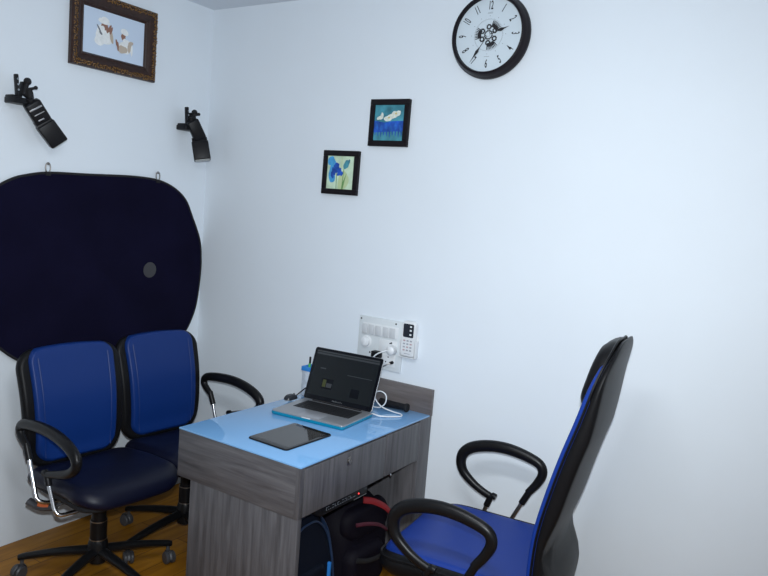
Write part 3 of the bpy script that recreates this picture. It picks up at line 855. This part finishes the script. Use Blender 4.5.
# ------------------------------------------------------------------ clamp-mounted flashes
def speedlight(label, cl, body, bdir, bl, bw, head, hdir, hl, hw, hn, stripes=True):
    """cl: clamp corner (y, z) on the wall; body/head: start points, directions, length, width"""
    t = thing('clamp_flash', label, 'flash', (0, cl[0], cl[1]), 0, 'flashes clamped on the left wall')
    O = V((0, cl[0], cl[1]))
    bm = bmesh.new()
    y0, z0 = 0, 0
    box(bm, (.001, -.005, -.012), (.075, .088, .014), .004)                       # lower jaw foot
    box(bm, (.012, -.008, .0), (.066, .020, .022), .004, T(0, 0, 0))
    t2 = bmesh.new(); box(t2, (-.012, -.006, 0), (.012, .006, .105), .004); merge(bm, t2, T(.055, .024, .005) @ RX(.10))
    t2 = bmesh.new(); box(t2, (-.012, -.006, 0), (.012, .006, .080), .004); merge(bm, t2, T(.045, .036, .005) @ RX(-.16))
    tube(bm, [(.05, .02, .012), (.05, .045, .035), (.05, .075, .022)], .010, 8, 3)
    cpart = link('clamp', bm, M['plastic'], t)
    bm = bmesh.new()
    for z in (.04, .062, .084): lathe(bm, [(.0045, 0), (.0045, .001)], T(.0675, .024-.10*z*1.0, z+.005) @ RY(PI/2), 12)
    link('clamp_hole', bm, mat('hole_grey', (.20, .23, .26), .5), cpart)
    bs = V(body)-O
    bm = bmesh.new()
    k1 = V((.068, .058, .086)); 
    bmesh.ops.create_uvsphere(bm, u_segments=16, v_segments=10, radius=.016, matrix=T(*k1))
    tube(bm, [k1, (.06, .046, .03)], .010, 10, 0)
    tube(bm, [(.055, .06, .03), k1.lerp(bs, .45), bs], .014, 12, 3)
    tube(bm, [k1.lerp(bs, .4)+V((.0, -.01, 0)), k1.lerp(bs, .4)+V((.018, .016, .010))], .006, 10, 0)
    bmesh.ops.create_uvsphere(bm, u_segments=12, v_segments=8, radius=.0085, matrix=T(*(k1.lerp(bs, .4)+V((.019, .019, .012)))))
    link('ball_head', bm, M['matte'], t)
    n = V(hn[0]).normalized(); d = V(bdir).normalized(); n = (n-d*n.dot(d)).normalized(); s = d.cross(n)
    Mb = frame(bs, s, n, d)
    bm = bmesh.new(); box(bm, (-bw/2, -.026, -.004), (bw/2, .026, bl), .010, Mb, seg=3)
    tube(bm, [Mb @ V((0, 0, -.02)), Mb @ V((0, 0, .002))], .018, 14, 0)
    fb = link('flash_body', bm, M['plastic'], t)
    bm = bmesh.new()
    box(bm, (-bw*.40, .0255, bl*.22), (bw*.40, .0272, bl*.29), .0004, Mb); box(bm, (-bw*.34, .0255, bl*.50), (bw*.30, .0272, bl*.54), .0004, Mb)
    box(bm, (-bw*.10, .0255, bl*.76), (bw*.26, .0272, bl*.82), .0004, Mb)
    if stripes: link('silver_stripe', bm, M['alu'], fb)
    else: bm.free()
    n = V(hn[1]).normalized(); d = V(hdir).normalized(); n = (n-d*n.dot(d)).normalized(); s = d.cross(n)
    hs = V(head)-O; Mh = frame(hs, s, n, d)
    bm = bmesh.new()
    tube(bm, [Mh @ V((-hw*.45, 0, .004)), Mh @ V((hw*.45, 0, .004))], .024, 16, 0)
    box(bm, (-hw/2, -.030, .004), (hw/2, .030, hl), .006, Mh, seg=3)
    fh = link('flash_head', bm, M['plastic'], t)
    bm = bmesh.new(); box(bm, (-hw/2+.006, -.024, hl-.002), (hw/2-.006, .024, hl+.002), .001, Mh)
    link('flash_window', bm, M['window'], fh)
    return t
speedlight('black flash with silver stripes clamped to the left wall, further from the corner', (-1.158, 2.016),
           (.070, -1.083, 2.016), (.0, .62, -.78), .095, .072, (.070, -1.024, 1.940), (.10, .64, -.76), .108, .080, ((1, -.5, 0), (1, -.5, 0)))
speedlight('black flash with tilted head clamped to the left wall, nearer the room corner', (-.222, 2.030),
           (.080, -.190, 2.068), (.10, .50, -.80), .105, .066, (.090, -.138, 1.968), (.25, .02, -.92), .105, .088, ((1, -.75, .0), (1, -.9, 0)), False)

# ------------------------------------------------------------------ collapsible backdrop
bd = thing('collapsible_backdrop', 'large black rounded collapsible backdrop hanging on the left wall behind the chairs', 'backdrop', (0, -.645, 1.25))
right = [(-.10, 1.560), (-.151, 1.646), (-.23, 1.703), (-.334, 1.736), (-.46, 1.744), (-.582, 1.741), (-.76, 1.732), (-.955, 1.724), (-1.06, 1.705), (-1.13, 1.682), (-1.204, 1.635), (-1.262, 1.56), (-1.297, 1.45), (-1.308, 1.30), (-1.295, 1.15), (-1.25, 1.03), (-1.168, .940), (-1.08, .872), (-.95, .80), (-.80, .765), (-.62, .755), (-.44, .765), (-.30, .79), (-.19, .838), (-.112, .904), (-.065, .98), (-.035, 1.07), (-.017, 1.226), (-.018, 1.33), (-.035, 1.43)]
out = [V((p.x, p.y)) for p in [q for q in catmull([V((y+.645, z-1.25, 0)) for y, z in right], 4, True)]]
bm = bmesh.new(); cushion(bm, out, .004, .004, .006, lambda x, y, h: V((.014+h+.001*math.sin(7*x)*math.sin(5*y), x, y)), rings=14)
link('backdrop_fabric', bm, M['fabric'], bd)
bm = bmesh.new(); tube(bm, [(.014, p.x, p.y) for p in out], .0065, 8, 0, closed=True)
link('wire_rim', bm, M['matte'], bd)
bm = bmesh.new(); lathe(bm, [(.041, 0), (.041, .0012), (.0001, .0013)], T(.0182, -.374+.645, 1.265-1.25) @ RY(PI/2), 32)
link('round_patch', bm, M['dot'], bd)
for y, z in ((-.963, 1.725), (-.345, 1.738)):
    bm = bmesh.new()
    c = V((.014, y+.645, z-1.25+.022))
    tube(bm, [c+V((.002, .012*math.cos(a), .022*math.sin(a))) for a in [2*PI*k/10 for k in range(10)]], .003, 8, 2, closed=True)
    lp = link('hanging_loop', bm, M['steel'], bd)
    bm = bmesh.new(); box(bm, (.006, y+.645-.013, z-1.25-.014), (.024, y+.645+.013, z-1.25+.004), .004); link('loop_tab', bm, M['matte'], lp)
    bm = bmesh.new(); tube(bm, [(.0, y, z+.038), (.018, y, z+.036), (.022, y, z+.043)], .0025, 8, 3)
    nl = link('wall_hook', bm, M['steel'])
    tag(nl, 'small wall hook carrying the %s loop of the dark backdrop' % ('left' if y < -.6 else 'right'), 'hook', 'hooks holding the backdrop')

# ------------------------------------------------------------------ box under the drawer, bags in the knee space
dv = thing('recorder_box', 'slim black electronic box with a red light, slung under the desk drawer', 'electronic box', (1.50, -.63, .545))
bm = bmesh.new(); box(bm, (-.09, -.16, -.040), (.052, .155, .0), .003); link('box_body', bm, M['plastic'], dv)
bm = bmesh.new()
lathe(bm, [(.003, 0), (.003, .0015), (.001, .002)], T(.052, .092, -.022) @ RY(PI/2), 12); link('indicator_light', bm, M['led'], dv)
bm = bmesh.new(); rnd = random.Random(8); y = -.125
while y < .07:
    w = rnd.choice((.006, .010, .014)); 
    box(bm, (.0518, y, -.026), (.0524, y+w, -.024)); 
    if rnd.random() < .6: box(bm, (.0518, y, -.026), (.0524, y+.002, -.014))
    if rnd.random() < .5: box(bm, (.0518, y, -.0150), (.0524, y+w, -.0130))
    y += w+.007
link('front_marks', bm, M['greyink'], dv, smooth=False)
bm = bmesh.new(); box(bm, (.0518, .060, -.0405), (.0530, .150, -.0385)); link('silver_trim', bm, M['alu'], dv)

def bag(name, label, cat, cx, cy, wy, h, dx, m, rot=0, lean=0):
    t = thing(name, label, cat, (cx, cy, 0), rot)
    return t
b1 = thing('navy_backpack', 'navy backpack with blue piping standing behind the front panel of the desk', 'backpack', (1.40, -.745, 0), math.radians(2))
bm = bmesh.new()
o1 = rrect(.33, .485, [.15, .13, .04, .04])
wb = lambda x, y, h: V((h*(1-.35*max(0, y/.25)), x*(1-1.25*y) if x > 0 else x*(1-.15*y), y+.247))
cushion(bm, o1, .095, .12, .06, wb, crown=.01)
link('bag_body', bm, M['bagnavy'], b1)
for k, (s, h) in enumerate(((.985, .055), (.93, .082), (.80, .096))):
    bm = bmesh.new()
    tube(bm, [wb(p.x*s, p.y*s+.0, h) + V((.004, 0, 0)) for p in o1], .0042, 6, 0, closed=True)
    link('piping', bm, M['bagpipe'], b1)
bm = bmesh.new(); box(bm, (.090, .098, .13), (.112, .112, .25), .003); link('zip_pull', bm, M['bagblue'], b1)
bm = bmesh.new(); cushion(bm, rrect(.22, .22, .05), .025, 0, .02, lambda x, y, h: V((.092+h, x-.03, y+.16))); link('front_pocket', bm, M['bagnavy'], b1)

b2 = thing('red_black_backpack', 'black backpack with red straps slumped in the knee space near the wall', 'backpack', (1.36, -.325, 0), math.radians(-3))
bm = bmesh.new()
o2 = rrect(.36, .425, [.17, .15, .05, .05])
w2 = lambda x, y, h: V((h*(1-.3*max(0, y/.22))+.010*math.sin(9*x+5*y), x, y+.212+.006*math.sin(13*x)))
cushion(bm, o2, .12, .12, .08, w2, crown=.012)
link('bag_body', bm, M['bagblack'], b2)
bm = bmesh.new(); cushion(bm, rrect(.30, .14, .065), .04, .0, .035, lambda x, y, h: w2(x, y+.11, .095) + V((h+.005, 0, 0)), crown=.006); tp = link('top_pocket', bm, M['bagblack'], b2)
bm = bmesh.new(); tube(bm, [(.120, -.05, .425), (.145, -.01, .415), (.165, .05, .380), (.168, .10, .335), (.155, .145, .285)], .014, 8, 5, flat=.3, up=(1, 0, .4)); link('red_strap', bm, M['red'], b2)
bm = bmesh.new(); tube(bm, [(.150, -.13, .345), (.165, -.06, .335), (.167, .02, .305), (.163, .09, .26)], .008, 8, 5, flat=.3, up=(1, 0, .4)); link('red_trim', bm, M['darkred'], b2)
bm = bmesh.new(); cushion(bm, rrect(.26, .20, .06), .055, .0, .04, lambda x, y, h: V((.115+h, x-.03, y+.13))); link('front_pocket', bm, M['bagblack'], b2)
bm = bmesh.new(); tube(bm, [(.175, -.14, .20), (.182, -.06, .175), (.182, .04, .17), (.165, .12, .20)], .011, 8, 5, flat=.3, up=(1, 0, 0)); link('side_strap', bm, M['matte'], b2)
bm = bmesh.new(); tube(bm, [(.05, -.06, .415), (.05, -.05, .445), (.05, .0, .452), (.05, .05, .44), (.05, .06, .405)], .009, 8, 5); link('carry_handle', bm, M['bagblack'], b2)

# ------------------------------------------------------------------ camera
cam = bpy.data.cameras.new('camera'); co = bpy.data.objects.new('camera', cam); col.objects.link(co)
Rm = Matrix(((0.8376561684714804, -0.12385822422863463, 0.5319692502013298), (0.5405244663338511, 0.047964436312255394, -0.8399599479402295), (0.07852034235369329, 0.9911400270093913, 0.10712610651228738)))
cpos = V((3.082828, -2.885675, 1.672617))
co.matrix_world = T(*cpos) @ Rm.to_4x4()
cam.sensor_width = 36; cam.lens = 36*713.99/768; cam.clip_start = .02
scn.camera = co

# ------------------------------------------------------------------ light
def area(name, loc, rot, sx, sy, power, rgb):
    l = bpy.data.lights.new(name, 'AREA'); l.shape = 'RECTANGLE'; l.size = sx; l.size_y = sy; l.energy = power; l.color = rgb
    o = bpy.data.objects.new(name, l); col.objects.link(o); o.location = loc; o.rotation_euler = rot
    return o
# the camera's own flash, just above the lens
fl = bpy.data.lights.new('camera_flash', 'SPOT'); fl.energy = 275; fl.color = (.88, .95, 1.0); fl.shadow_soft_size = .02
fl.spot_size = math.radians(112); fl.spot_blend = 1.0
fo = bpy.data.objects.new('camera_flash', fl); col.objects.link(fo)
fo.location = cpos + V((0, 0, .12))
fo.rotation_euler = (V((.95, 0, 1.85))-fo.location).to_track_quat('-Z', 'Y').to_euler()
area('ceiling_fill_light', (2.6, -2.2, H-.03), (0, 0, 0), 1.2, .25, 34, (.92, .96, 1.0))  # added fill at the ceiling, out of view, to even out the room light
w = bpy.data.worlds.new('world'); scn.world = w; w.use_nodes = True
w.node_tree.nodes['Background'].inputs[0].default_value = (.5, .55, .6, 1); w.node_tree.nodes['Background'].inputs[1].default_value = .3
scn.view_settings.view_transform = 'Standard'; scn.view_settings.look = 'None'
scn.view_settings.gamma = 1; scn.view_settings.use_curve_mapping = False
scn.view_settings.exposure = -0.04
